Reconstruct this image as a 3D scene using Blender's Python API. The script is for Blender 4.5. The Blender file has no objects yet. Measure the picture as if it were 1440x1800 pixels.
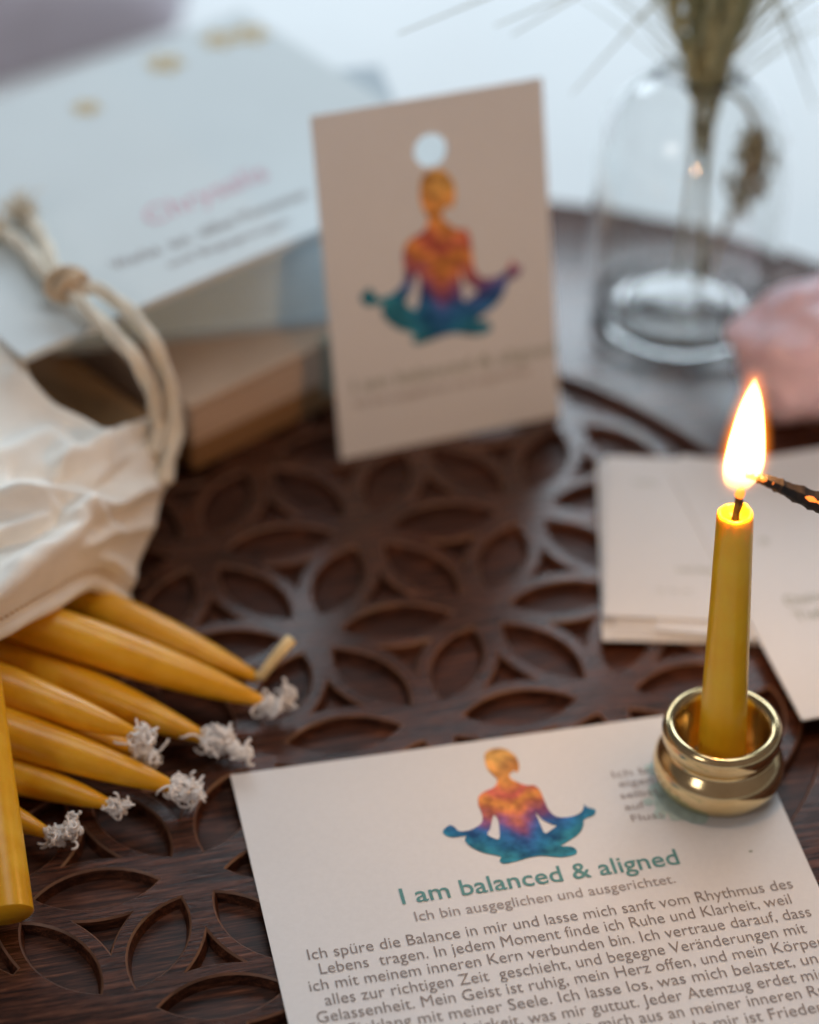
import bpy, bmesh, math, random
import numpy as np
from mathutils import Vector, Matrix, noise

S = 0.0367            # one lattice unit of the carved board, in metres
scn = bpy.context.scene
COL = scn.collection

# ------------------------------------------------------------------ camera
CAM_O = np.array([-2.956, -12.973, 10.648])
RIGHT = np.array([0.972, -0.233, 0.011])
FWD = np.array([0.190, 0.761, -0.620])
FWD = FWD / np.linalg.norm(FWD)
RIGHT = RIGHT - FWD * RIGHT.dot(FWD); RIGHT /= np.linalg.norm(RIGHT)
UP = np.cross(RIGHT, FWD)
cam_d = bpy.data.cameras.new('camera')
cam = bpy.data.objects.new('camera', cam_d); COL.objects.link(cam)
cam_d.sensor_fit = 'HORIZONTAL'; cam_d.sensor_width = 24.0
cam_d.lens = 5000.0 / 1440.0 * 24.0
cam_d.clip_start = 0.02; cam_d.clip_end = 50
cam.matrix_world = Matrix(((RIGHT[0], UP[0], -FWD[0], CAM_O[0]*S), (RIGHT[1], UP[1], -FWD[1], CAM_O[1]*S),
                           (RIGHT[2], UP[2], -FWD[2], CAM_O[2]*S), (0, 0, 0, 1)))
cam_d.dof.use_dof = True
cam_d.dof.focus_distance = 14.45 * S
cam_d.dof.aperture_fstop = 5.0
cam_d.dof.aperture_blades = 0
scn.camera = cam

# ------------------------------------------------------------------ light
w = bpy.data.worlds.new('World'); scn.world = w; w.use_nodes = True
nt = w.node_tree
bg = nt.nodes['Background']
tc = nt.nodes.new('ShaderNodeTexCoord'); sp = nt.nodes.new('ShaderNodeSeparateXYZ')
rp = nt.nodes.new('ShaderNodeValToRGB')
nt.links.new(tc.outputs['Generated'], sp.inputs[0])
mr = nt.nodes.new('ShaderNodeMapRange'); mr.inputs[1].default_value = -1; mr.inputs[2].default_value = 1
nt.links.new(sp.outputs['Y'], mr.inputs[0]); nt.links.new(mr.outputs[0], rp.inputs[0])
rp.color_ramp.elements[0].position = 0.0; rp.color_ramp.elements[0].color = (0.36, 0.275, 0.245, 1)
rp.color_ramp.elements[1].position = 1.0; rp.color_ramp.elements[1].color = (0.10, 0.11, 0.125, 1)
nt.links.new(rp.outputs[0], bg.inputs[0]); bg.inputs[1].default_value = 0.50

def area(name, loc, target, sx, sy, energy, color):
    d = bpy.data.lights.new(name, 'AREA'); d.shape = 'RECTANGLE'; d.size = sx; d.size_y = sy
    d.energy = energy; d.color = color
    o = bpy.data.objects.new(name, d); COL.objects.link(o)
    o.location = loc
    o.rotation_euler = (Vector(target) - Vector(loc)).to_track_quat('-Z', 'Y').to_euler()
    return o
area('window_light', (0.28, 0.80, 0.455), (0.05, 0.05, 0.0), 1.1, 0.37, 8.2, (0.78, 0.90, 1.0))
area('added_overhead_fill', (0.24, 0.10, 1.2), (0.05, -0.05, 0.0), 0.6, 0.6, 3.1, (0.90, 0.97, 1.0))  # added soft overhead fill for level surfaces, not an actual ceiling lamp
area('side_window_light', (-0.62, -0.50, 0.52), (0.0, 0.0, 0.0), 0.22, 0.26, 0.95, (1.0, 0.93, 0.89))

scn.view_settings.view_transform = 'Standard'
scn.view_settings.look = 'None'
scn.view_settings.exposure = 0.0
scn.view_settings.gamma = 1.0
scn.view_settings.use_curve_mapping = False
scn.cycles.use_denoising = True
scn.cycles.max_bounces = 14
scn.cycles.transmission_bounces = 10
scn.cycles.transparent_max_bounces = 12
scn.cycles.caustics_reflective = True
scn.cycles.caustics_refractive = True
scn.cycles.sample_clamp_indirect = 6.0
scn.cycles.volume_bounces = 0

# ------------------------------------------------------------------ geometry helpers (lattice units, board top = z 0)
def at(u, v, z=0.0):
    """the point at height z that photograph pixel (u, v) looks at"""
    d = RIGHT * (u - 720) / 5000.0 - UP * (v - 900) / 5000.0 + FWD
    return CAM_O + d * ((z - CAM_O[2]) / d[2])
def on_plane(u, v, base, n):
    d = RIGHT * (u - 720) / 5000.0 - UP * (v - 900) / 5000.0 + FWD
    n = np.array(n, float)
    return CAM_O + d * (n.dot(np.array(base) - CAM_O) / n.dot(d))

def tag(o, label=None, cat=None, group=None, kind=None):
    if label: o['label'] = label
    if cat: o['category'] = cat
    if group: o['group'] = group
    if kind: o['kind'] = kind
    return o
def thing(name, loc, label, cat, group=None):
    o = bpy.data.objects.new(name, None); COL.objects.link(o)
    o.location = Vector(loc) * S; o.empty_display_size = 0.01
    return tag(o, label, cat, group)
def root_of(o):
    while o.parent: o = o.parent
    return o
def mesh(name, verts, faces, mat, parent=None, loc=None, smooth=None):
    base = np.array(root_of(parent).location) / S if parent else np.array(loc if loc is not None else (0, 0, 0), float)
    v = (np.array(verts, float) - base) * S
    me = bpy.data.meshes.new(name); me.from_pydata(v.tolist(), [], [list(f) for f in faces]); me.validate()
    bm = bmesh.new(); bm.from_mesh(me); bmesh.ops.recalc_face_normals(bm, faces=bm.faces); bm.to_mesh(me); bm.free()
    if smooth is not None:
        me.shade_smooth()
        if smooth < 180: me.set_sharp_from_angle(angle=math.radians(smooth))
    me.materials.append(mat)
    o = bpy.data.objects.new(name, me); COL.objects.link(o)
    if parent: o.parent = parent
    else: o.location = Vector(base) * S
    return o

class MB:
    def __init__(s): s.v = []; s.f = []
    def add(s, v, f):
        n = len(s.v); s.v += [tuple(map(float, p)) for p in v]; s.f += [tuple(i + n for i in q) for q in f]
    def tube(s, pts, rad, n=8, cap=True):
        pts = [np.array(p, float) for p in pts]
        if not hasattr(rad, '__len__'): rad = [rad] * len(pts)
        ring = []; ref = None
        for i, p in enumerate(pts):
            t = pts[min(i + 1, len(pts) - 1)] - pts[max(i - 1, 0)]; t /= (np.linalg.norm(t) + 1e-12)
            if ref is None:
                ref = np.array([0, 0, 1.]) if abs(t[2]) < .9 else np.array([1., 0, 0])
            a = ref - t * ref.dot(t); a /= np.linalg.norm(a); ref = a; b = np.cross(t, a)
            ring.append([p + rad[i] * (math.cos(k * 2 * math.pi / n) * a + math.sin(k * 2 * math.pi / n) * b) for k in range(n)])
        v = [q for r in ring for q in r]; f = []
        for i in range(len(pts) - 1):
            for k in range(n):
                f.append((i * n + k, i * n + (k + 1) % n, (i + 1) * n + (k + 1) % n, (i + 1) * n + k))
        if cap:
            f.append(tuple(range(n - 1, -1, -1))); f.append(tuple((len(pts) - 1) * n + k for k in range(n)))
        s.add(v, f)
    def lathe(s, prof, c, axis=(0, 0, 1), n=64, jitter=None):
        """prof: (radius, height) pairs, along axis from point c"""
        ax = np.array(axis, float); ax /= np.linalg.norm(ax)
        a = np.array([1., 0, 0]) if abs(ax[0]) < .9 else np.array([0, 1., 0])
        a -= ax * a.dot(ax); a /= np.linalg.norm(a); b = np.cross(ax, a); c = np.array(c, float)
        v = []; f = []
        for i, (r, h) in enumerate(prof):
            for k in range(n):
                t = k * 2 * math.pi / n; rr = max(r, 1e-5); hh = h
                if jitter: rr, hh = jitter(rr, hh, t, i)
                v.append(c + ax * hh + rr * (math.cos(t) * a + math.sin(t) * b))
        for i in range(len(prof) - 1):
            for k in range(n):
                f.append((i * n + k, i * n + (k + 1) % n, (i + 1) * n + (k + 1) % n, (i + 1) * n + k))
        s.add(v, f)
    def build(s, name, mat, parent=None, loc=None, smooth=None):
        return mesh(name, s.v, s.f, mat, parent, loc, smooth)

def fill2d(loops):
    """triangulate an outline with holes; returns (points2d, triangles)"""
    bm = bmesh.new()
    for lp in loops:
        vs = [bm.verts.new((p[0], p[1], 0)) for p in lp]
        for i in range(len(vs)): bm.edges.new((vs[i], vs[(i + 1) % len(vs)]))
    bmesh.ops.triangle_fill(bm, use_beauty=True, use_dissolve=False, edges=bm.edges[:])
    bm.verts.index_update()
    pts = [(v.co.x, v.co.y) for v in bm.verts]; tris = [tuple(v.index for v in f.verts) for f in bm.faces]
    bm.free()
    return pts, tris
def inset(lp, d):
    """move a counter-clockwise loop outwards by d"""
    n = len(lp); out = []
    for i in range(n):
        p0 = np.array(lp[i - 1]); p1 = np.array(lp[i]); p2 = np.array(lp[(i + 1) % n])
        e1 = p1 - p0; e2 = p2 - p1
        n1 = np.array([e1[1], -e1[0]]) / (np.linalg.norm(e1) + 1e-9); n2 = np.array([e2[1], -e2[0]]) / (np.linalg.norm(e2) + 1e-9)
        m = n1 + n2; m /= (np.linalg.norm(m) + 1e-9)
        k = min(1 / max(m.dot(n1), .3), 2.5)
        out.append(tuple(p1 + m * d * k))
    return out
def ccw(lp):
    a = sum(lp[i - 1][0] * lp[i][1] - lp[i][0] * lp[i - 1][1] for i in range(len(lp)))
    return lp if a > 0 else lp[::-1]
def catmull(P, n):
    P = [np.array(p, float) for p in P]; out = []
    Q = [2 * P[0] - P[1]] + P + [2 * P[-1] - P[-2]]
    for i in range(1, len(Q) - 2):
        for k in range(n):
            t = k / n
            out.append(.5 * ((2 * Q[i]) + (-Q[i-1] + Q[i+1]) * t + (2*Q[i-1] - 5*Q[i] + 4*Q[i+1] - Q[i+2]) * t*t + (-Q[i-1] + 3*Q[i] - 3*Q[i+1] + Q[i+2]) * t**3))
    out.append(P[-1]); return out
def box(c, ex, ey, lx, ly, z0, z1, mb):
    """box with footprint corner c, axes ex, ey (2d unit), sizes lx, ly"""
    c = np.array(c[:2], float); ex = np.array(ex); ey = np.array(ey)
    q = [c, c + ex * lx, c + ex * lx + ey * ly, c + ey * ly]
    v = [(p[0], p[1], z0) for p in q] + [(p[0], p[1], z1) for p in q]
    mb.add(v, [(3, 2, 1, 0), (4, 5, 6, 7), (0, 1, 5, 4), (1, 2, 6, 5), (2, 3, 7, 6), (3, 0, 4, 7)])
def bevel(o, wd, seg=2):
    m = o.modifiers.new('bevel', 'BEVEL'); m.width = wd * S; m.segments = seg; m.limit_method = 'ANGLE'; m.angle_limit = math.radians(40)
def rad(a): return math.radians(a)

# ------------------------------------------------------------------ materials
def new_mat(name):
    m = bpy.data.materials.new(name); m.use_nodes = True
    t = m.node_tree; return m, t, t.nodes['Principled BSDF'], t.nodes, t.links
def noise_tex(N, L, scale, detail=4, rough=.55, mapscale=None, coord='Object', rot=None):
    tc = N.new('ShaderNodeTexCoord'); mp = N.new('ShaderNodeMapping'); nz = N.new('ShaderNodeTexNoise')
    if mapscale: mp.inputs['Scale'].default_value = mapscale
    if rot: mp.inputs['Rotation'].default_value = rot
    nz.inputs['Scale'].default_value = scale; nz.inputs['Detail'].default_value = detail; nz.inputs['Roughness'].default_value = rough
    L.new(tc.outputs[coord], mp.inputs[0]); L.new(mp.outputs[0], nz.inputs[0]); return nz
def ramp(N, L, src, stops):
    r = N.new('ShaderNodeValToRGB'); L.new(src, r.inputs[0])
    e = r.color_ramp.elements
    e[0].position, e[0].color = stops[0][0], (*stops[0][1], 1)
    e[1].position, e[1].color = stops[-1][0], (*stops[-1][1], 1)
    for p, c in stops[1:-1]:
        x = e.new(p); x.color = (*c, 1)
    return r
def bump(N, L, src, b, strength, dist):
    k = N.new('ShaderNodeBump'); k.inputs['Strength'].default_value = strength; k.inputs['Distance'].default_value = dist
    L.new(src, k.inputs['Height']); L.new(k.outputs[0], b.inputs['Normal']); return k
def simple(name, col, rough=.6, var=.08, scale=200, bstr=.0, bdist=.0002, mapscale=None, spec=.4, sss=0, sssr=(1, .5, .2), sscale=.002, metallic=0, detail=4):
    m, t, b, N, L = new_mat(name)
    nz = noise_tex(N, L, scale, detail, .6, mapscale)
    lo = tuple(c * (1 - var) for c in col); hi = tuple(min(1, c * (1 + var)) for c in col)
    r = ramp(N, L, nz.outputs['Fac'], [(.3, lo), (.7, hi)])
    L.new(r.outputs[0], b.inputs['Base Color']); b.inputs['Roughness'].default_value = rough
    b.inputs['Specular IOR Level'].default_value = spec; b.inputs['Metallic'].default_value = metallic
    if sss:
        b.inputs['Subsurface Weight'].default_value = sss; b.inputs['Subsurface Radius'].default_value = sssr; b.inputs['Subsurface Scale'].default_value = sscale
    if bstr: bump(N, L, nz.outputs['Fac'], b, bstr, bdist)
    return m

def wood(name='dark_walnut', k=1.0, r0=.16, r1=.28, spec=.55):
    m, t, b, N, L = new_mat(name)
    g = noise_tex(N, L, 60, 8, .62, (1.0, 16, 16), rot=(0, 0, rad(4)))
    f = noise_tex(N, L, 260, 4, .6, (1.0, 22, 22), rot=(0, 0, rad(4)))
    big = noise_tex(N, L, 28, 4, .6, (1, 1.6, 1))
    mx = N.new('ShaderNodeMix'); mx.data_type = 'FLOAT'; mx.inputs[0].default_value = .4
    L.new(g.outputs['Fac'], mx.inputs[2]); L.new(f.outputs['Fac'], mx.inputs[3])
    r = ramp(N, L, mx.outputs[0], [(.34, (.007 * k, .0028 * k, .0018 * k)), (.47, (.034 * k, .0125 * k, .0070 * k)), (.57, (.102 * k, .039 * k, .021 * k)), (.69, (.27 * k, .122 * k, .068 * k))])
    rb = ramp(N, L, big.outputs['Fac'], [(.35, (.72, .68, .68)), (.68, (1.15, 1.0, .9))])
    mc = N.new('ShaderNodeMix'); mc.data_type = 'RGBA'; mc.blend_type = 'MULTIPLY'; mc.inputs[0].default_value = 1
    L.new(r.outputs[0], mc.inputs[6]); L.new(rb.outputs[0], mc.inputs[7])
    L.new(mc.outputs[2], b.inputs['Base Color'])
    rr = N.new('ShaderNodeMapRange'); rr.inputs[3].default_value = r0; rr.inputs[4].default_value = r1
    L.new(mx.outputs[0], rr.inputs[0]); L.new(rr.outputs[0], b.inputs['Roughness'])
    b.inputs['Specular IOR Level'].default_value = spec
    bump(N, L, mx.outputs[0], b, .4, .00012)
    return m
def paper(name, col, rough=.75, fleck=.03):
    m, t, b, N, L = new_mat(name)
    a = noise_tex(N, L, 900, 5, .7); c = noise_tex(N, L, 40, 3, .5)
    mx = N.new('ShaderNodeMix'); mx.data_type = 'FLOAT'; mx.inputs[0].default_value = .4
    L.new(a.outputs['Fac'], mx.inputs[2]); L.new(c.outputs['Fac'], mx.inputs[3])
    r = ramp(N, L, mx.outputs[0], [(.35, tuple(x * (1 - fleck) for x in col)), (.65, tuple(min(1, x * (1 + fleck)) for x in col))])
    L.new(r.outputs[0], b.inputs['Base Color']); b.inputs['Roughness'].default_value = rough; b.inputs['Specular IOR Level'].default_value = .25
    bump(N, L, a.outputs['Fac'], b, .12, .00005)
    return m
def ink(name, col):
    return simple(name, col, .8, .12, 600, spec=.2)
def pages(name, c0, c1, scale):
    m, t, b, N, L = new_mat(name)
    nz = noise_tex(N, L, scale, 3, .6, (.004, .004, 1.0))
    r = ramp(N, L, nz.outputs['Fac'], [(.35, c0), (.65, c1)])
    L.new(r.outputs[0], b.inputs['Base Color']); b.inputs['Roughness'].default_value = .8
    bump(N, L, nz.outputs['Fac'], b, .5, .0003)
    return m
def watercolour():
    m, t, b, N, L = new_mat('watercolour_print')
    tc = N.new('ShaderNodeTexCoord'); sx = N.new('ShaderNodeSeparateXYZ'); L.new(tc.outputs['Generated'], sx.inputs[0])
    nz = N.new('ShaderNodeTexNoise'); nz.inputs['Scale'].default_value = 7; nz.inputs['Detail'].default_value = 5
    L.new(tc.outputs['Generated'], nz.inputs[0])
    sub = N.new('ShaderNodeMath'); sub.operation = 'MULTIPLY_ADD'; sub.inputs[1].default_value = .26; L.new(nz.outputs['Fac'], sub.inputs[0])
    ad = N.new('ShaderNodeMath'); ad.operation = 'SUBTRACT'; ad.inputs[1].default_value = .13
    fx = N.new('ShaderNodeMath'); fx.operation = 'SUBTRACT'; fx.inputs[1].default_value = .5; L.new(sx.outputs['X'], fx.inputs[0])
    ab = N.new('ShaderNodeMath'); ab.operation = 'ABSOLUTE'; L.new(fx.outputs[0], ab.inputs[0])
    ym = N.new('ShaderNodeMath'); ym.operation = 'MULTIPLY_ADD'; ym.inputs[1].default_value = -.55; L.new(ab.outputs[0], ym.inputs[0]); L.new(sx.outputs['Y'], ym.inputs[2])
    L.new(ym.outputs[0], sub.inputs[2]); L.new(sub.outputs[0], ad.inputs[0])
    r = ramp(N, L, ad.outputs[0], [(.0, (.03, .20, .28)), (.09, (.02, .15, .30)), (.19, (.03, .12, .33)), (.25, (.08, .09, .28)), (.32, (.28, .09, .18)),
                                   (.39, (.54, .16, .08)), (.47, (.64, .26, .06)), (.56, (.54, .11, .09)), (.68, (.66, .26, .07)), (.92, (.66, .36, .10))])
    n2 = N.new('ShaderNodeTexNoise'); n2.inputs['Scale'].default_value = 11; n2.inputs['Detail'].default_value = 6
    L.new(tc.outputs['Generated'], n2.inputs[0])
    r2 = ramp(N, L, n2.outputs['Fac'], [(.30, (.50, .46, .60)), (.48, (1, 1, 1)), (.66, (1.55, 1.6, 1.6))])
    mc = N.new('ShaderNodeMix'); mc.data_type = 'RGBA'; mc.blend_type = 'MULTIPLY'; mc.inputs[0].default_value = 1
    L.new(r.outputs[0], mc.inputs[6]); L.new(r2.outputs[0], mc.inputs[7]); L.new(mc.outputs[2], b.inputs['Base Color'])
    b.inputs['Roughness'].default_value = .8; b.inputs['Specular IOR Level'].default_value = .2
    return m
def fabric(name, col, scale=1500):
    m, t, b, N, L = new_mat(name)
    tc = N.new('ShaderNodeTexCoord'); big = noise_tex(N, L, 60, 4, .6)
    fine = noise_tex(N, L, scale, 3, .6)
    r = ramp(N, L, big.outputs['Fac'], [(.3, tuple(c * .92 for c in col)), (.7, tuple(min(1, c * 1.06) for c in col))])
    L.new(r.outputs[0], b.inputs['Base Color']); b.inputs['Roughness'].default_value = .9; b.inputs['Specular IOR Level'].default_value = .15
    b.inputs['Sheen Weight'].default_value = .25
    bump(N, L, fine.outputs['Fac'], b, .45, .0002)
    return m
def wax(name='beeswax', c=((.70, .325, .009), (.81, .41, .014), (.90, .54, .045))):
    m, t, b, N, L = new_mat(name)
    nz = noise_tex(N, L, 90, 5, .6); f = noise_tex(N, L, 420, 4, .65)
    r = ramp(N, L, nz.outputs['Fac'], [(.3, c[0]), (.5, c[1]), (.72, c[2])])
    L.new(r.outputs[0], b.inputs['Base Color']); b.inputs['Roughness'].default_value = .30; b.inputs['Specular IOR Level'].default_value = .5
    b.inputs['Subsurface Weight'].default_value = .25; b.inputs['Subsurface Radius'].default_value = (1, .45, .08); b.inputs['Subsurface Scale'].default_value = .0035
    bump(N, L, f.outputs['Fac'], b, .25, .0002)
    return m
def brass():
    m, t, b, N, L = new_mat('polished_brass')
    nz = noise_tex(N, L, 150, 4, .6)
    r = ramp(N, L, nz.outputs['Fac'], [(.3, (.70, .53, .27)), (.7, (.82, .66, .38))])
    L.new(r.outputs[0], b.inputs['Base Color']); b.inputs['Metallic'].default_value = 1
    rr = N.new('ShaderNodeMapRange'); rr.inputs[3].default_value = .10; rr.inputs[4].default_value = .22
    L.new(nz.outputs['Fac'], rr.inputs[0]); L.new(rr.outputs[0], b.inputs['Roughness'])
    return m
def glass():
    m, t, b, N, L = new_mat('clear_glass')
    b.inputs['Base Color'].default_value = (.985, .992, .988, 1); b.inputs['Roughness'].default_value = .0
    b.inputs['Transmission Weight'].default_value = 1; b.inputs['IOR'].default_value = 1.45
    return m
def flame_mat(name, col, strength, lo, hi, z0, z1):
    """burning gas: a volume that only emits, weaker near the wick"""
    m = bpy.data.materials.new(name); m.use_nodes = True; t = m.node_tree; N, L = t.nodes, t.links
    N.remove(N['Principled BSDF']); out = N['Material Output']
    e = N.new('ShaderNodeEmission'); e.inputs[0].default_value = (*col, 1)
    tc = N.new('ShaderNodeTexCoord'); sx = N.new('ShaderNodeSeparateXYZ'); L.new(tc.outputs['Generated'], sx.inputs[0])
    mr = N.new('ShaderNodeMapRange'); mr.inputs[1].default_value = z0; mr.inputs[2].default_value = z1
    mr.inputs[3].default_value = strength * lo; mr.inputs[4].default_value = strength * hi
    L.new(sx.outputs['Z'], mr.inputs[0]); L.new(mr.outputs[0], e.inputs[1]); L.new(e.outputs[0], out.inputs['Volume'])
    return m
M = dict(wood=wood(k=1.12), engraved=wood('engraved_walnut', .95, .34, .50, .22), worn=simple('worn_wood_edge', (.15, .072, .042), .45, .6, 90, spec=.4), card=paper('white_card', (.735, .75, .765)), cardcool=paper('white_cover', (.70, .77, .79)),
         kraft=paper('kraft_board', (.33, .19, .09), .7, .08), book_pages=pages('book_pages', (.60, .45, .34), (.74, .60, .49), 1400), kraft_light=paper('kraft_pages', (.60, .45, .34), .8, .06),
         grey_pages=pages('grey_pages', (.58, .78, .89), (.72, .89, .97), 1600), grey_cover=paper('grey_cover', (.50, .58, .63)),
         teal=ink('teal_ink', (.12, .30, .30)), grey=ink('grey_ink', (.28, .24, .225)), lightgrey=ink('light_grey_ink', (.37, .33, .32)),
         pink=ink('pink_ink', (.72, .42, .50)), gold=ink('gold_ink', (.62, .50, .30)), sage=ink('sage_ink', (.33, .37, .32)),
         splash=ink('watercolour_splash', (.50, .65, .63)), body=watercolour(),
         cotton=fabric('cream_cotton', (.92, .89, .82), 900), cord=fabric('cotton_cord', (.80, .73, .60), 900), tan=fabric('tan_thread', (.62, .46, .30), 900),
         wick=fabric('white_wick', (.93, .90, .87), 1200), wax=wax(), lit_wax=wax('glow_tinted_beeswax', ((.94, .485, .012), (.97, .54, .016), (.98, .61, .03))), brass=brass(), glass=glass(),  # lit_wax: same beeswax, flame glow painted in as a lighter, yellower colour
         quartz=simple('rose_quartz', (.88, .65, .72), .33, .14, 45, .4, .0006, spec=.5, sss=.35, sssr=(1, .5, .5), sscale=.006),
         stub=simple('waxed_wick', (.84, .66, .34), .5, .12, 300), grass=simple('dried_grass', (.43, .45, .29), .75, .25, 300, spec=.2), stem=simple('dried_stem', (.42, .41, .26), .7, .2, 300, spec=.2),
         brown_seed=simple('brown_seed_head', (.48, .41, .25), .8, .3, 400, spec=.2),
         char=simple('charred_wood', (.018, .013, .011), .7, .6, 500, .6, .0003, spec=.4), match=simple('match_wood', (.55, .36, .18), .7, .15, 200, mapscale=(1, 8, 8)),
         sill=simple('white_sill', (.80, .85, .87), .6, .02, 20), lilac=fabric('lilac_cloth', (.50, .46, .52)))
m, t, b, N, L = new_mat('ember'); b.inputs['Base Color'].default_value = (.05, .01, .003, 1)
b.inputs['Emission Color'].default_value = (1, .22, .03, 1); b.inputs['Emission Strength'].default_value = 2.2; M['ember'] = m

# ------------------------------------------------------------------ setting
mb = MB(); mb.add([(-45, -40, -.55), (45, -40, -.55), (45, 60, -.55), (-45, 60, -.55)], [(0, 1, 2, 3)])
tag(mb.build('window_sill', M['sill']), 'pale white surface under the round board', 'surface', kind='structure')

# carved round board -------------------------------------------------
DC = np.array([-.5, -.866])                      # centre of the carved flower
def node(a, b): return DC + np.array([a + .5 * b, -b * math.sqrt(3) / 2])
def hexd(a, b): return max(abs(a), abs(b), abs(a + b))
loops = []
def lens(p, q):
    p, q = np.array(p), np.array(q); u = q - p; n = np.array([-u[1], u[0]])
    hl, sg = .322, .138; Rr = (hl * hl + sg * sg) / (2 * sg); mid = (p + q) / 2; th = math.asin(hl / Rr); lp = []
    K = 14
    for k in range(K):
        a = -th + 2 * th * k / K; lp.append(tuple(mid + u * Rr * math.sin(a) - n * (Rr * math.cos(a) - (Rr - sg))))
    for k in range(K):
        a = -th + 2 * th * k / K; lp.append(tuple(mid - u * Rr * math.sin(a) + n * (Rr * math.cos(a) - (Rr - sg))))
    return ccw(lp)
def tri(c, dirs):
    lp = []
    for i in range(3):
        p = c + dirs[i] * .165; q = c + dirs[(i + 1) % 3] * .165; mid = (p + q) / 2; mid2 = mid + (c - mid) * .38
        for k in range(8):
            t = k / 8; lp.append(tuple((1 - t) ** 2 * p + 2 * t * (1 - t) * mid2 + t * t * q))
    return ccw(lp)
for a in range(-3, 4):
    for b_ in range(-3, 4):
        if hexd(a, b_) > 3: continue
        for da, db in ((1, 0), (0, 1), (-1, 1)):
            if hexd(a + da, b_ + db) <= 3: loops.append(lens(node(a, b_), node(a + da, b_ + db)))
        for (d1, d2) in (((1, 0), (0, 1)), ((0, 1), (-1, 1))):
            if hexd(a + d1[0], b_ + d1[1]) <= 3 and hexd(a + d2[0], b_ + d2[1]) <= 3:
                p = [node(a, b_), node(a + d1[0], b_ + d1[1]), node(a + d2[0], b_ + d2[1])]
                c = sum(p) / 3; loops.append(tri(c, [(x - c) / np.linalg.norm(x - c) for x in p]))
for k in range(6):
    th0 = rad(30 + 60 * k); ins = []
    for i in range(61):
        th = th0 + rad(-30 + i); r_in = 0
        for d_, ang, ro in ((1.732, th0, 1.10), (2.0, th0 - rad(30), 1.07), (2.0, th0 + rad(30), 1.07)):
            s_ = ro * ro - (d_ * math.sin(th - ang)) ** 2
            if s_ > 0: r_in = max(r_in, d_ * math.cos(th - ang) + math.sqrt(s_))
        if r_in < 2.955: ins.append((th, r_in))
    lp = [tuple(DC + r * np.array([math.cos(t), math.sin(t)])) for t, r in ins] + \
         [tuple(DC + 2.985 * np.array([math.cos(t), math.sin(t)])) for t, r in reversed(ins)]
    loops.append(ccw(lp))
BC, BR_ = np.array([.40, -.65]), 4.32
def circ(r, n=160): return [(BC[0] + r * math.cos(i * 2 * math.pi / n), BC[1] + r * math.sin(i * 2 * math.pi / n)) for i in range(n)]
mb = MB()
outer = [inset(lp, .011) for lp in loops]
pts, tris = fill2d([circ(BR_ - .03)] + outer)
mb.add([(x, y, 0) for x, y in pts], tris)
DEP = .064
for lp, ol in zip(loops, outer):
    n = len(lp)
    il = inset(lp, -.018)
    v = [(x, y, 0) for x, y in ol] + [(x, y, -.010) for x, y in lp] + [(x, y, -DEP) for x, y in il]
    f = [(r * n + i, r * n + (i + 1) % n, (r + 1) * n + (i + 1) % n, (r + 1) * n + i) for r in range(2) for i in range(n)]
    mb.add(v, f)
    p2, t2 = fill2d([il]); mb.add([(x, y, -DEP) for x, y in p2], t2)
mb.lathe([(BR_ - .03, 0), (BR_ - .008, -.01), (BR_, -.035), (BR_, -.50), (BR_ - .03, -.545)], (BC[0], BC[1], 0), n=160)
p2, t2 = fill2d([circ(BR_ - .03)]); mb.add([(x, y, -.545) for x, y in p2], t2)
me = bpy.data.meshes.new('wooden_board')
bm = bmesh.new()
vs = [bm.verts.new(Vector(p) * S) for p in mb.v]
for f in mb.f:
    try: bm.faces.new([vs[i] for i in f])
    except ValueError: pass
bmesh.ops.remove_doubles(bm, verts=bm.verts, dist=1e-6)
bmesh.ops.recalc_face_normals(bm, faces=bm.faces)
bm.to_mesh(me); bm.free(); me.shade_smooth(); me.set_sharp_from_angle(angle=rad(28)); me.materials.append(M['wood']); me.materials.append(M['worn']); me.materials.append(M['engraved'])
for p in me.polygons:
    zs = [me.vertices[i].co.z / S for i in p.vertices]
    if max(zs) > -.0005 and -.02 < min(zs) < -.005: p.material_index = 1
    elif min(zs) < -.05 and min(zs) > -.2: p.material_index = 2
board = bpy.data.objects.new('wooden_board', me); COL.objects.link(board)
tag(board, 'round dark brown wooden board carved with an interlaced flower pattern', 'board')

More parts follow.
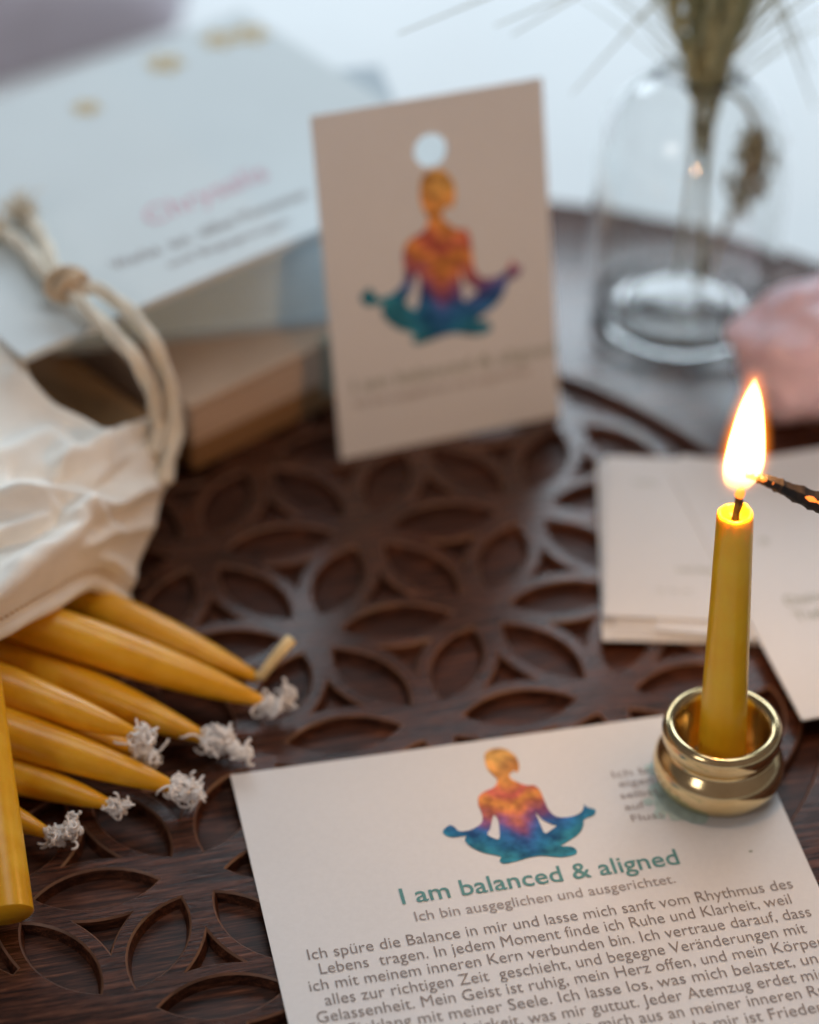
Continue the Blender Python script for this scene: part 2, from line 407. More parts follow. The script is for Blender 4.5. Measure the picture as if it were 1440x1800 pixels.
# ------------------------------------------------------------------ flat printed things
def flat_poly(mb, loops, frame):
    pts, tr = fill2d(loops); mb.add([frame(x, y) for x, y in pts], tr)
def slab(mb, loops, frame, th):
    """sheet with thickness: loops in local 2d; frame(x, y, h)"""
    pts, tr = fill2d(loops)
    mb.add([frame(x, y, th) for x, y in pts], tr); mb.add([frame(x, y, 0) for x, y in pts], [q[::-1] for q in tr])
    for lp in loops:
        n = len(lp); mb.add([frame(x, y, 0) for x, y in lp] + [frame(x, y, th) for x, y in lp],
                            [(i, (i + 1) % n, n + (i + 1) % n, n + i) for i in range(n)])
def text_mesh(mb, s, size, x0, y0, frame, width=None, align='LEFT', h=.003, shear=0, weight=0):
    """lay the words s into mb, baseline from local (x0, y0); width stretches the line to that length"""
    cu = bpy.data.curves.new('t', 'FONT'); cu.body = s; cu.size = size; cu.fill_mode = 'FRONT'; cu.resolution_u = 3; cu.shear = shear; cu.offset = weight
    ob = bpy.data.objects.new('t', cu); COL.objects.link(ob)
    dg = bpy.context.evaluated_depsgraph_get(); dg.update()
    me = bpy.data.meshes.new_from_object(ob.evaluated_get(dg))
    xs = [v.co.x for v in me.vertices] or [0]; a, c = min(xs), max(xs)
    k = width / (c - a) if width else 1
    off = 0 if align == 'LEFT' else -(c - a) * k / 2
    mb.add([frame(x0 + off + (v.co.x - a) * k, y0 + v.co.y, h) for v in me.vertices], [tuple(p.vertices) for p in me.polygons])
    bpy.data.objects.remove(ob); bpy.data.curves.remove(cu); bpy.data.meshes.remove(me)
# a seated figure seen from behind, outline in units where the figure is 800 wide
FIG = [(335,150),(345,128),(372,112),(410,106),(448,113),(478,132),(500,150),(514,180),(518,208),(512,230),(502,234),(494,224),(484,230),(468,245),(472,266),(500,282),(555,303),(598,303),(628,330),(648,375),(676,435),(720,470),(795,468),(848,442),(862,405),(876,418),(920,432),(912,462),(862,482),(856,520),(832,560),(775,600),(738,622),(790,626),(818,640),(816,666),(740,682),(640,674),(570,684),(510,702),(440,716),(415,700),(420,678),(330,658),(262,626),(232,592),(236,570),(165,578),(125,562),(118,540),(150,514),(176,522),(204,546),(262,538),(314,508),(326,478),(318,440),(304,408),(304,365),(332,338),(388,312),(402,272),(372,242),(346,205)]
FH = [[(382,462),(404,476),(414,520),(414,584),(380,580),(350,560),(366,530)], [(606,446),(642,484),(690,508),(716,516),(690,536),(656,556),(634,520)]]
def smooth_loop(lp, n=3):
    P = [np.array(p, float) for p in lp]; k = len(P); out = []
    for i in range(k):
        a, b_, c, d = P[i - 1], P[i], P[(i + 1) % k], P[(i + 2) % k]
        for j in range(n):
            t = j / n
            out.append(tuple(.5 * (2*b_ + (c - a)*t + (2*a - 5*b_ + 4*c - d)*t*t + (3*b_ - a - 3*c + d)*t**3)))
    return out
def person_print(parent, place, mat=M['body']):
    mb = MB()
    lps = [[place(*p) for p in smooth_loop(l)] for l in [FIG] + FH]
    pts, tr = fill2d([[(p[0], p[1]) for p in l] for l in [smooth_loop(x) for x in [FIG] + FH]])
    # local mesh kept flat in its own axes so the print's colours run with its height
    mb.add([place(x, y) for x, y in pts], tr)
    return mb.build('figure_print', mat, parent)

# --- large card lying on the board
cTL, cTR = at(405, 1362, .012), at(1297, 1240, .012)
cx = (cTR - cTL)[:2]; CW = float(np.linalg.norm(cx)); cx /= CW; cy = np.array([-cx[1], cx[0]]); CH = 4.05
def F1(x, y, h=0): p = cTL[:2] + cx * x + cy * y; return (p[0], p[1], .001 + h)
def L1(u, v):      # local coordinates on the card of a photograph pixel
    p = at(u, v, .013)[:2] - cTL[:2]; return float(p.dot(cx)), float(p.dot(cy))
card = thing('printed_card', F1(CW / 2, -CH / 2), 'large white printed card lying flat under the brass candle holder', 'card')
mb = MB(); slab(mb, [[(0, 0), (0, -CH), (CW, -CH), (CW, 0)]], F1, .011); mb.build('sheet', M['card'], card)
H1 = .0145
def Ft(x, y, h=0): return F1(x, y, H1)
person_print(card, lambda X, Y: Ft(*L1(740 + X / 3, 1280 + Y / 3)))
mb = MB(); x0, y0 = L1(708, 1590); x1, _ = L1(1190, 1503)
text_mesh(mb, 'I am balanced & aligned', .160, x0, y0, Ft, x1 - x0, weight=.0012); mb.build('heading', M['teal'], card)
mb = MB(); x0, y0 = L1(731, 1617); x1, _ = L1(1186, 1545)
text_mesh(mb, 'Ich bin ausgeglichen und ausgerichtet.', .094, x0, y0 - .01, Ft, x1 - x0); mb.build('subheading', M['lightgrey'], card)
BODY = ['Ich sp\u00fcre die Balance in mir und lasse mich sanft vom Rhythmus des', 'Lebens  tragen. In jedem Moment finde ich Ruhe und Klarheit, weil',
        'ich mit meinem inneren Kern verbunden bin. Ich vertraue darauf, dass', 'alles zur richtigen Zeit  geschieht, und begegne Ver\u00e4nderungen mit',
        'Gelassenheit. Mein Geist ist ruhig, mein Herz offen, und mein K\u00f6rper', 'im Einklang mit meiner Seele. Ich lasse los, was mich belastet, und',
        'empfange mit Leichtigkeit, was mir guttut. Jeder Atemzug erdet mich', 'und tr\u00e4gt mich sanft, und ich richte mich aus an meiner inneren Ruhe', 'Kraft aus, ich bin in meiner Mitte und ganz da. In mir ist Frieden und']
mb = MB()
xa, ya = L1(543, 1688); xb, _ = L1(1395, 1560); xc, yc = L1(573, 1768); mid = (xa + xb) / 2
WL = [xb - xa]
for (ua, va, ub, vb) in ((563, 1712, 1393, 1590), (548, 1742, 1428, 1605), (573, 1768, 1420, 1640)):
    WL.append(L1(ub, vb)[0] - L1(ua, va)[0])
dy = (yc - ya) / 3
for i, s_ in enumerate(BODY):
    wdt = WL[i] if i < 4 else len(s_) * WL[2] / 68.0
    text_mesh(mb, s_, .105, mid, ya + dy * i, Ft, wdt, 'CENTER', weight=-.0005)
mb.build('body_text', M['grey'], card)
mb = MB()
for s_, (u, v, u2) in zip(('Ich bin', 'eigen', 'selbst', 'auf', 'Fluss'), ((1078, 1368, 1162), (1090, 1384, 1150), (1092, 1405, 1160), (1100, 1425, 1135), (1112, 1445, 1168))):
    x0, y0 = L1(u, v); x1, _ = L1(u2, v - (u2 - u) * .135); text_mesh(mb, s_, .075, x0, y0, Ft, x1 - x0)
mb.build('side_text', M['lightgrey'], card)
random.seed(5); mb = MB()
for (u, v, r) in ((1150, 1352, .05), (1158, 1390, .06), (1172, 1412, .07), (1195, 1428, .07), (1225, 1436, .06), (1140, 1410, .03), (1160, 1432, .035)):
    x, y = L1(u, v); lp = []
    for k in range(18):
        a = k * 2 * math.pi / 18; rr = r * (1 + .3 * noise.noise(Vector((u * .1 + math.cos(a) * 1.4, v * .1 + math.sin(a) * 1.4, 3)))); lp.append((x + rr * math.cos(a), y + rr * math.sin(a)))
    mb.add([F1(px, py, H1 - .0003 - u * 1e-7) for px, py in lp], [tuple(range(18))])
mb.build('splash_print', M['splash'], card)
mb = MB()
for (u, v) in ((1320, 1497),):
    x, y = L1(u, v); mb.add([Ft(x + .012 * math.cos(k), y + .008 * math.sin(k)) for k in range(6)], [tuple(range(6))])
mb.build('ink_speck', M['sage'], card)

# --- small card standing upright
sBL = at(600, 808); sBR = at(985, 730)
e1 = sBR - sBL; SW = float(np.linalg.norm(e1)); e1 /= SW
sTL = np.array([-.058, 1.238, 2.131]); e2 = sTL - sBL; e2 -= e1 * e2.dot(e1); e2 /= np.linalg.norm(e2); e3 = np.cross(e1, e2); SH = 2.2
def F2(x, y, h=0): return tuple(sBL + e1 * x + e2 * y + e3 * h)
def L2(u, v):
    p = on_plane(u, v, sBL, e3) - sBL; return float(p.dot(e1)), float(p.dot(e2))
small = thing('standing_card', F2(SW / 2, 0), 'small upright card with a round punched hole leaning against the books', 'card')
hx, hy = L2(757, 264)
hole = [(hx + .104 * math.cos(k * 2 * math.pi / 32), hy + .104 * math.sin(k * 2 * math.pi / 32)) for k in range(32)]
mb = MB(); slab(mb, [[(0, 0), (SW, 0), (SW, SH), (0, SH)], hole], lambda x, y, h: F2(x, y, h - .014), .014); mb.build('sheet', M['card'], small)
(fx0, fy0), (fx1, fy1) = L2(636, 540), L2(917, 480)
ftop = L2(768, 297)[1]; fbot = L2(745, 607)[1]
q_ = [L1(740 + X / 3, 1280 + Y / 3) for X, Y in FIG]; qx0 = min(a for a, b in q_); qx1 = max(a for a, b in q_); qy0 = min(b for a, b in q_); qy1 = max(b for a, b in q_)
kx = (fx1 - fx0) / (qx1 - qx0); ky = (ftop - fbot) / (qy1 - qy0)
def Fp(X, Y):
    a, b_ = L1(740 + X / 3, 1280 + Y / 3); return F2(fx0 + (a - qx0) * kx, fbot + (b_ - qy0) * ky, .004)
person_print(small, Fp)
mb = MB(); x0, y0 = L2(612, 692); x1, _ = L2(978, 610)
text_mesh(mb, 'I am balanced & aligned', .125, x0 + .03, y0, lambda x, y, h: F2(x, y, .004), x1 - x0 - .03); mb.build('heading', M['sage'], small)
mb = MB(); x0, y0 = L2(625, 716); x1, _ = L2(935, 655)
text_mesh(mb, 'Ich bin ausgeglichen und ausgerichtet.', .07, x0, y0 - .0, lambda x, y, h: F2(x, y, .004), x1 - x0); mb.build('subheading', M['lightgrey'], small)

# --- pile of small cards at the right
def pile_card(corner, ang, wd, ht, z, label, marks=None):
    a = rad(ang); ex = np.array([math.cos(a), math.sin(a)]); ey = np.array([-ex[1], ex[0]]); c = np.array(corner[:2])
    def F(x, y, h=0): p = c + ex * x + ey * y; return (p[0], p[1], z + h + .010 * math.sin(max(0, x) * .9))
    t_ = thing('small_card', F(wd / 2, ht / 2), label, 'card', 'small white cards in the pile')
    mb = MB(); slab(mb, [[(0, 0), (wd * .33, 0), (wd * .66, 0), (wd, 0), (wd, ht), (wd * .66, ht), (wd * .33, ht), (0, ht)]], F, .012); mb.build('sheet', M['card'], t_)
    if marks:
        mb = MB()
        for s_, x, y, size, al in marks: text_mesh(mb, s_, size, x, y, lambda X, Y, h: F(X, Y, .016), None, al)
        mb.build('print', M['sage'], t_)
    return t_
sBLc, sTLc = at(1060, 1112, .07), at(1055, 800, .07)
sd = (sTLc - sBLc)[:2]; sh = float(np.linalg.norm(sd)); ang = math.degrees(math.atan2(sd[1], sd[0])) - 90
for i, (dx, dy_, da, lab) in enumerate(((.0, .0, .6, 'lowest small white card at the bottom of the pile beside the candle'),
        (.06, .04, -1.6, 'second small white card from the bottom of the pile'),
        (.10, .09, -3.5, 'third small white card from the bottom of the pile'),
        (.32, .06, -6.5, 'small white card turned askew, its upper corner sticking out of the pile'),
        (.05, .15, -.8, 'small white card lying second from the top of the pile'))):
    c = sBLc[:2] + dx * np.array([math.cos(rad(ang)), math.sin(rad(ang))]) + np.array([0, dy_])
    mk = [('Licht', .18, 1.24, .07, 'LEFT'), ('o', .58, .98, .10, 'LEFT'), ('und Ruhe', .42, .42, .07, 'LEFT'), ('~ ~ ~', .30, .22, .09, 'LEFT')] if i == 4 else None
    pile_card(c, ang + da, 2.3, sh - (dy_ if i in (1, 2, 4) else 0), .004 + .0145 * i, lab, mk)
c = at(1410, 1266, .09)
pile_card((c[0], c[1]), .8, 1.66, 2.3, .081, 'topmost small white card of the pile, pointing towards the brass holder',
          [('Deine', .26, .93, .115, 'LEFT'), ('Tiefe', .26, .79, .115, 'LEFT'), ('*', .3, 1.45, .14, 'LEFT'), ('.', .42, .45, .14, 'LEFT')])

# ------------------------------------------------------------------ books
def dirs(a): return (math.cos(rad(a)), math.sin(rad(a))), (-math.sin(rad(a)), math.cos(rad(a)))
ex, ey = dirs(27)
kb = thing('kraft_book', (-.92 + 1.3 * ex[0], .77 + 1.3 * ex[1] + 1, 0), 'brown kraft book at the bottom of the stack, behind the upright card', 'book')
mb = MB(); box((-.90, .77), ex, ey, 2.9, 3.0, .0, .20, mb); o = mb.build('lower_cover', M['kraft'], kb); bevel(o, .02)
mb = MB(); box((-.90 + .01 * ex[0] + .004 * ey[0], .77 + .01 * ex[1] + .004 * ey[1]), ex, ey, 2.88, 2.95, .202, .44, mb); o = mb.build('page_block', M['book_pages'], kb)
mb = MB(); box((-.90, .77), ex, ey, 2.9, 3.0, .442, .50, mb); o = mb.build('upper_cover', M['kraft_light'], kb); bevel(o, .02)
mb = MB(); c = np.array([-.90, .77]) + 1.03 * np.array(ex) - .008 * np.array(ey); box(c, ex, ey, .26, .05, .10, .52, mb); mb.build('label_tab', M['sage'], kb)
ex2, ey2 = dirs(28)
c = np.array([-1.12, .74]) - 2.2 * np.array(ex2) + .03 * np.array(ey2)
kb2 = thing('kraft_box', (c[0] + .8, c[1] + 1, 0), 'flat brown kraft box beside the bottom book, half under the cotton bag', 'box')
mb = MB(); box(c, ex2, ey2, 2.2, 2.6, 0, .36, mb); o = mb.build('tray', M['kraft'], kb2); bevel(o, .02)
mb = MB(); box(c - .012 * np.array(ex2) - .012 * np.array(ey2), ex2, ey2, 2.224, 2.624, .30, .47, mb); o = mb.build('lid', M['kraft'], kb2); bevel(o, .03)
gx, gy = dirs(-1.5)
gb = thing('grey_book', (-.3, 2.2, .505), 'thick grey book with visible pages, between kraft book and white booklet', 'book')
mb = MB(); box((-1.62, 1.47), gx, gy, 2.45, 2.0, .505, .545, mb); mb.build('lower_cover', M['grey_cover'], gb)
mb = MB(); box((-1.60, 1.50), gx, gy, 2.4, 1.92, .547, 1.13, mb); mb.build('page_block', M['grey_pages'], gb)
mb = MB(); box((-1.62, 1.47), gx, gy, 2.45, 2.0, 1.132, 1.165, mb); mb.build('upper_cover', M['grey_cover'], gb)
ZC = 1.23
wFL = at(40, 626, ZC); wFR = at(558, 404, ZC); wa = math.degrees(math.atan2(*(wFR - wFL)[:2][::-1]))
wx, wy = dirs(wa); wx, wy = np.array(wx), np.array(wy)
WLn, WD = 3.45, 2.52
def FW(x, y, h=0): p = wFL[:2] + wx * x + wy * y; return (p[0], p[1], ZC + h)
wb = thing('white_booklet', FW(WLn / 2, WD / 2, -.06), 'white booklet with gold flower prints on top of the book stack', 'booklet')
mb = MB(); box(wFL + .02, wx, wy, WLn - .05, WD - .05, 1.168, 1.208, mb); mb.build('page_block', M['cardcool'], wb)
mb = MB(); box(wFL, wx, wy, WLn, WD, 1.21, ZC, mb); o = mb.build('cover', M['cardcool'], wb)
def LW(u, v):
    p = at(u, v, ZC)[:2] - wFL[:2]; return float(p.dot(wx)), float(p.dot(wy))
FWt = lambda x, y, h=0: FW(x, y, .004)
def cover_line(s_, u0, v0, u1, v1, size, mat, name, shear=0):
    x0, y0 = LW(u0, v0); x1, y1 = LW(u1, v1); d = math.hypot(x1 - x0, y1 - y0); a = math.atan2(y1 - y0, x1 - x0)
    mb = MB(); text_mesh(mb, s_, size, 0, 0, lambda x, y, h: FWt(x0 + x * math.cos(a) - y * math.sin(a), y0 + x * math.sin(a) + y * math.cos(a)), d, shear=shear)
    mb.build(name, mat, wb)
cover_line('Chrysalis', 268, 395, 480, 310, .26, M['pink'], 'title', .35)
cover_line('Werke  aus  stillen Momenten', 205, 475, 545, 345, .15, M['lightgrey'], 'subtitle')
cover_line('und Begegnungen', 300, 470, 510, 392, .10, M['lightgrey'], 'small_print')
def flower(u, v, r, parent, seed):
    random.seed(seed); x, y = LW(u, v); mb = MB()
    for k in range(6):
        a = k * math.pi / 3 + .3; lp = []
        for i in range(12):
            q = i * 2 * math.pi / 12; px, py = r * (.62 + .45 * math.cos(q)), r * .28 * math.sin(q)
            lp.append(FW(x + px * math.cos(a) - py * math.sin(a), y + px * math.sin(a) + py * math.cos(a), .004 + k * .0002))
        mb.add(lp, [tuple(range(12))])
    mb.build('flower_print', M['gold'], parent)
flower(152, 190, .10, wb, 1); flower(290, 112, .13, wb, 2); flower(385, 70, .12, wb, 3); flower(440, 60, .13, wb, 4)

# lilac cloth far behind the stack
g = []; nx, ny = 40, 30
lc = at(30, 40, -.55)
for j in range(ny):
    for i in range(nx):
        u, v = i / (nx - 1) * 2 - 1, j / (ny - 1) * 2 - 1
        h = .75 * max(0, (1 - abs(u) ** 3)) ** .5 * max(0, (1 - abs(v) ** 3)) ** .5
        h *= 1 + .22 * noise.noise(Vector((u * 2.3, v * 2.3, 1))) + .1 * noise.noise(Vector((u * 6, v * 4, 4)))
        g.append((lc[0] - .75 + u * 2.5 + v * .5, lc[1] + .5 + v * 1.8 + u * .9, -.545 + h))
tag(mesh('folded_cloth', g, [(j*nx+i, j*nx+i+1, (j+1)*nx+i+1, (j+1)*nx+i) for j in range(ny-1) for i in range(nx-1)], M['lilac'], loc=(lc[0] - .75, lc[1] + .5, -.55), smooth=180),
    'lilac grey folded cloth lying behind the stack of books', 'cloth')

# ------------------------------------------------------------------ glass vase with dried grass
VC = np.array([2.53, 1.72, 0])
vase = thing('glass_vase', VC, 'clear domed glass vase with a thick base holding dried grass', 'vase')
mb = MB()
out = [(.0, .17), (.16, .17), (.27, .155), (.34, .10), (.40, .035), (.46, .006), (.53, .006), (.572, .025), (.582, .06), (.568, .095), (.57, .14), (.59, .26), (.61, .42), (.62, .6), (.62, 1.0), (.612, 1.2), (.585, 1.38), (.53, 1.54), (.45, 1.66), (.35, 1.745), (.26, 1.785), (.235, 1.80), (.235, 1.84), (.25, 1.86)]
inn = [(.215, 1.86), (.205, 1.84), (.205, 1.80), (.23, 1.765), (.33, 1.72), (.43, 1.635), (.505, 1.52), (.555, 1.37), (.582, 1.2), (.59, 1.0), (.59, .6), (.58, .42), (.56, .26), (.53, .14), (.49, .075), (.44, .07), (.385, .12), (.32, .19), (.26, .225), (.15, .235), (.0, .235)]
mb.lathe(out + inn, VC, n=72)
mb.build('glass_body', M['glass'], vase, smooth=60)
bunch = thing('dried_grass', VC + np.array([0, 0, .26]), 'bunch of dried bearded grass ears standing in the glass vase', 'plant')
random.seed(11)
stems = MB(); ears = MB(); awns = MB()
for k in range(9):
    a = k * 2.4; r0 = .05 + .03 * random.random()
    base = VC + np.array([.09 * math.cos(a) + .06, .09 * math.sin(a), .27 + .02 * random.random()])
    neck = VC + np.array([.06 * math.cos(a + 1) + .05, .06 * math.sin(a + 1), 1.35 + .25 * random.random()])
    sp = .46 * (k % 5) / 4 + .10
    tip = VC + np.array([.10 + sp * math.cos(a) * 1.1, sp * math.sin(a) * 1.0, 3.1 + .5 * random.random()])
    path = catmull([base, neck, neck * .55 + tip * .45 + np.array([.03 * math.cos(a), 0, 0]), tip], 8)
    if k < 3: stems.tube(path[:12], .018, 6)
    else: stems.tube(path[7:12], .016, 6)
    axis = path[9:]
    for i, p in enumerate(axis[:-1]):
        d = axis[i + 1] - p
        for s_ in range(5):
            q = p + d * random.random(); t = random.random() * 6.28
            o_ = np.array([math.cos(t), math.sin(t), 0]) * .5 + np.array([0, 0, 1.4]) + np.array([random.uniform(-.15, .15), random.uniform(-.15, .15), 0]); o_ /= np.linalg.norm(o_)
            ears.tube([q, q + o_ * .05, q + o_ * .12, q + o_ * .19], [.008, .028, .022, .004], 5)
            if random.random() < .42:
                sd_ = o_ * np.array([1.5, 1.5, .75]); sd_ /= np.linalg.norm(sd_); ln = random.uniform(.9, 1.9)
                aw = [q + o_ * .17 + sd_ * ln * t_ + np.array([0, 0, -.16 * t_ * t_]) for t_ in (0, .3, .65, 1)]
                awns.tube(aw, [.006, .005, .004, .002], 4)
for (u0, v0, u1, v1) in ((1225, -60, 1005, 165), (1200, -70, 870, 45), (1190, -90, 900, 62), (1330, -60, 1432, 190), (1240, -60, 1120, 40), (1345, -40, 1425, 120), (1300, -70, 1160, 30), (1190, -120, 700, 60)):
    A_ = on_plane(u0, v0, VC, (.2, -1, 0)); B_ = on_plane(u1, v1, VC + np.array([0, -.2, 0]), (.2, -1, 0))
    awns.tube([A_, A_ * .6 + B_ * .4 + np.array([0, 0, .05]), B_], [.010, .009, .004], 4)
stems.build('stem', M['stem'], bunch, smooth=180); ears.build('ear', M['grass'], bunch, smooth=180)
o = awns.build('awn', M['grass'], bunch, smooth=180)
br = MB(); pth = catmull([VC + np.array([.2, .05, .3]), VC + np.array([.36, .05, .9]), VC + np.array([.44, .0, 1.2]), VC + np.array([.34, -.02, 1.55]), VC + np.array([.12, 0, 1.75])], 8)
br.tube(pth, .02, 6)
random.seed(3)
for i in range(110):
    q = pth[random.randint(8, 20)] + np.array([random.gauss(0, .05), random.gauss(0, .08), random.gauss(0, .06)])
    dd = np.array([random.gauss(.1, .4), random.gauss(0, .4), -1]); dd /= np.linalg.norm(dd)
    br.tube([q, q + dd * .06, q + dd * .13], [.008, .025, .004], 5)
br.build('seed_head', M['brown_seed'], bunch, smooth=180)

# ------------------------------------------------------------------ rose quartz
def rough_stone(c, rx, ry, rz, seed):
    bm = bmesh.new(); bmesh.ops.create_icosphere(bm, subdivisions=5, radius=1)
    random.seed(seed)
    planes = [(Vector((random.gauss(0, 1), random.gauss(0, 1), random.gauss(0, 1))).normalized(), random.uniform(.87, .99)) for _ in range(20)]
    v = []
    for x in bm.verts:
        d = x.co.normalized(); r = 1.0
        for n_, h in planes:
            k = d.dot(n_)
            if k > .05: r = min(r, h / k)
        r *= 1 +   .16 * noise.noise(d * 2.4 + Vector((seed, 0, 0))) + .035 * noise.noise(d * 6) + .015 * noise.noise(d * 15)
        v.append((c[0] + d.x * r * rx, c[1] + d.y * r * ry, max(.002, c[2] + d.z * r * rz)))
    f = [tuple(q.index for q in p.verts) for p in bm.faces]; bm.free()
    return v, f
qc = at(1392, 688, .02)
v, f = rough_stone((qc[0] + .10, qc[1] - .10, .38), .56, .46, .47, 4)
tag(mesh('rose_quartz', v, f, M['quartz'], loc=(qc[0], qc[1], 0), smooth=35), 'rough pink rose quartz stone beside the glass vase', 'stone')

# ------------------------------------------------------------------ brass holder
HC = np.array([1.375, -2.555, .0125])
mb = MB()
prof = [(.0, .0), (.25, .0), (.285, .006), (.315, .03), (.343, .08), (.352, .13), (.345, .18), (.322, .225), (.296, .25), (.285, .268), (.288, .285), (.303, .30), (.316, .325), (.320, .36), (.317, .392), (.306, .415), (.288, .428), (.270, .425),
        (.252, .41), (.243, .385), (.236, .34), (.225, .27), (.205, .20), (.17, .15), (.14, .13), (.0, .125)]
mb.lathe(prof, HC, n=96)
tag(mb.build('candle_holder', M['brass'], None, HC, smooth=180), 'small polished brass candle holder standing on the large card', 'candle holder')

# ------------------------------------------------------------------ lit candle, flame, match
cb = HC + np.array([.012, -.005, .135])
ct = on_plane(1293, 900, cb, (.2, -1, 0))
ax = ct - cb; LC = float(np.linalg.norm(ax)); ax /= LC
lit = thing('lit_candle', cb, 'burning yellow beeswax candle standing in the brass holder', 'candle')
def jit(r, h, t, i):
    q = Vector((math.cos(t) * 2, math.sin(t) * 2, h * 3)); k = 1 + .012 * noise.noise(q)
    if h > LC - .12: h += .016 * noise.noise(Vector((math.cos(t) * 1.6, math.sin(t) * 1.6, 7))); k += .05 * noise.noise(Vector((math.cos(t) * 2.5, math.sin(t) * 2.5, h * 12)))
    return r * k, h
mb = MB()
N_ = 14; prof = [(.0, 0), (.115, 0), (.128, .012)] + [(.130 - .036 * (i / N_), .03 + (LC - .11) * i / N_) for i in range(N_ + 1)]
prof += [(.093, LC - .05), (.090, LC - .015), (.082, LC), (.072, LC - .004), (.058, LC - .03), (.03, LC - .045), (.0, LC - .045)]
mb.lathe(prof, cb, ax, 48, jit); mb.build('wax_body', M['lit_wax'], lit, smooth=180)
top = cb + ax * (LC - .05)
wk = [top, top + np.array([.002, 0, .05]), top + np.array([.012, 0, .10]), top + np.array([.008, 0, .15]), top + np.array([.02, -.005, .2])]
mb = MB(); mb.tube([wk[3], (wk[3] + wk[4]) / 2, wk[4]], [.025, .024, .012], 8); mb.build('glowing_wick_tip', M['ember'], lit, smooth=60)
mb = MB(); mb.tube(wk, [.022, .02, .024, .02, .012], 8); mb.build('wick', M['char'], lit, smooth=60)
def flame_hull(grow, gbot, gtop, name, mat):
    rows = [(664,1327,1329),(672,1322,1331),(684,1316,1335),(700,1308,1339),(720,1300,1342),(740,1293,1343.5),(760,1287,1344.5),(780,1281,1345),(800,1276,1345),(815,1272,1343),(830,1270,1337),(845,1271,1325),(857,1276,1313),(866,1285,1304)]
    mb = MB(); pr = []
    for (y, l, r) in rows:
        p = on_plane((l + r) / 2, y + (gtop if y < 700 else (gbot if y > 830 else 0)), top, (.2, -1, 0)); pr.append((p, (r - l) / 2 / 352.0 + grow))
    n = 28; v = []; f = []
    for p, r in pr:
        for k in range(n): v.append(p + np.array([r * math.cos(k * 6.2832 / n), r * math.sin(k * 6.2832 / n), 0]))
    for i in range(len(pr) - 1):
        for k in range(n): f.append((i*n+k, i*n+(k+1) % n, (i+1)*n+(k+1) % n, (i+1)*n+k))
    f.append(tuple(range(n))); f.append(tuple((len(pr)-1)*n+k for k in range(n)))
    mb.add(v, f); return mb.build(name, mat, lit, smooth=180)
flame_hull(0, 0, 0, 'flame', flame_mat('flame_gas', (1, .56, .17), 3400, .004, 1, .06, .42))
for g_, k_, st_ in ((.010, 3, 130), (.022, 6, 70), (.036, 10, 34), (.052, 13, 16)):
    flame_hull(g_, k_ * .5, -k_, 'flame_mantle', flame_mat('flame_mantle_gas', (1, .23, .015), st_, .12, 1, .08, .42))
pl = bpy.data.lights.new('flame_light', 'POINT'); pl.energy = .135; pl.color = (1, .50, .19); pl.shadow_soft_size = .10 * S
plo = bpy.data.objects.new('flame_light', pl); COL.objects.link(plo); plo.parent = lit
fp = on_plane(1312, 790, top, (.2, -1, 0)); plo.location = Vector(fp - cb) * S

mt = thing('burning_match', on_plane(1440, 884, top + np.array([0, -.12, 0]), (.2, -1, 0)), 'charred matchstick reaching from the edge into the candle flame', 'match')
def mp(u, v, k): return on_plane(u, v, top + np.array([0, -.06 - k, 0]), (.2, -1, 0))
ch = catmull([mp(1312, 833, 0), mp(1332, 839, 0), mp(1352, 846, .01), mp(1380, 858, .02), mp(1410, 871, .03), mp(1445, 886, .05), mp(1475, 900, .06)], 5)
random.seed(8); rr_ = [.016 + .036 * min(1, i / 22) + random.uniform(-.005, .007) for i in range(len(ch))]
mb = MB(); mb.tube(ch, rr_, 6); mb.build('charred_end', M['char'], mt, smooth=25)
mb = MB(); mb.tube([mp(1470, 898, .06), mp(1560, 938, .1), mp(1900, 1090, .25)], .052, 4); mb.build('stick', M['match'], mt)
mb = MB()
for (i, off) in ((0, .012), (3, .016), (5, .02), (9, .012), (20, .03), (23, .034), (26, .03)):
    d_ = np.array([0.0, -off * 1.3, off * .8]); q = ch[min(i, len(ch) - 1)] + d_; q2 = ch[min(i + 3, len(ch) - 1)] + d_
    mb.tube([q, (q + q2) / 2, q2], [.006, .016, .006], 6)
mb.build('ember', M['ember'], mt, smooth=180)

# ------------------------------------------------------------------ loose candles
def tuft(mb, p, d, n, ln, spread, r=.0115, curl=2.0):
    n = int(n * 2.6); ln *= .74; r *= .60
    d = np.array(d, float); d /= np.linalg.norm(d)
    for k in range(n):
        o_ = d * random.uniform(.3, 1.0) + np.array([random.gauss(0, 1), random.gauss(0, 1), random.gauss(0.1, .8)]) * spread; o_ /= np.linalg.norm(o_)
        L_ = ln * random.uniform(.3, 1.2); q = p + d * random.uniform(0, .08) + np.array([random.gauss(0, .012), random.gauss(0, .012), random.gauss(0, .012)])
        pts = [q]; dirv = o_.copy(); c = np.array([random.gauss(0, 1), random.gauss(0, 1), random.gauss(0, 1)]) * curl
        for s_ in range(6):
            dirv = dirv + np.cross(dirv, c) * .42 + np.array([random.gauss(0, .32), random.gauss(0, .32), random.gauss(0, .32)]); dirv /= np.linalg.norm(dirv)
            nq = pts[-1] + dirv * L_ / 6; nq[2] = max(nq[2], .012); pts.append(nq)
        mb.tube(pts, [r, r, r * 1.1, r, r * 1.1, r * 1.1, r * .9], 5)
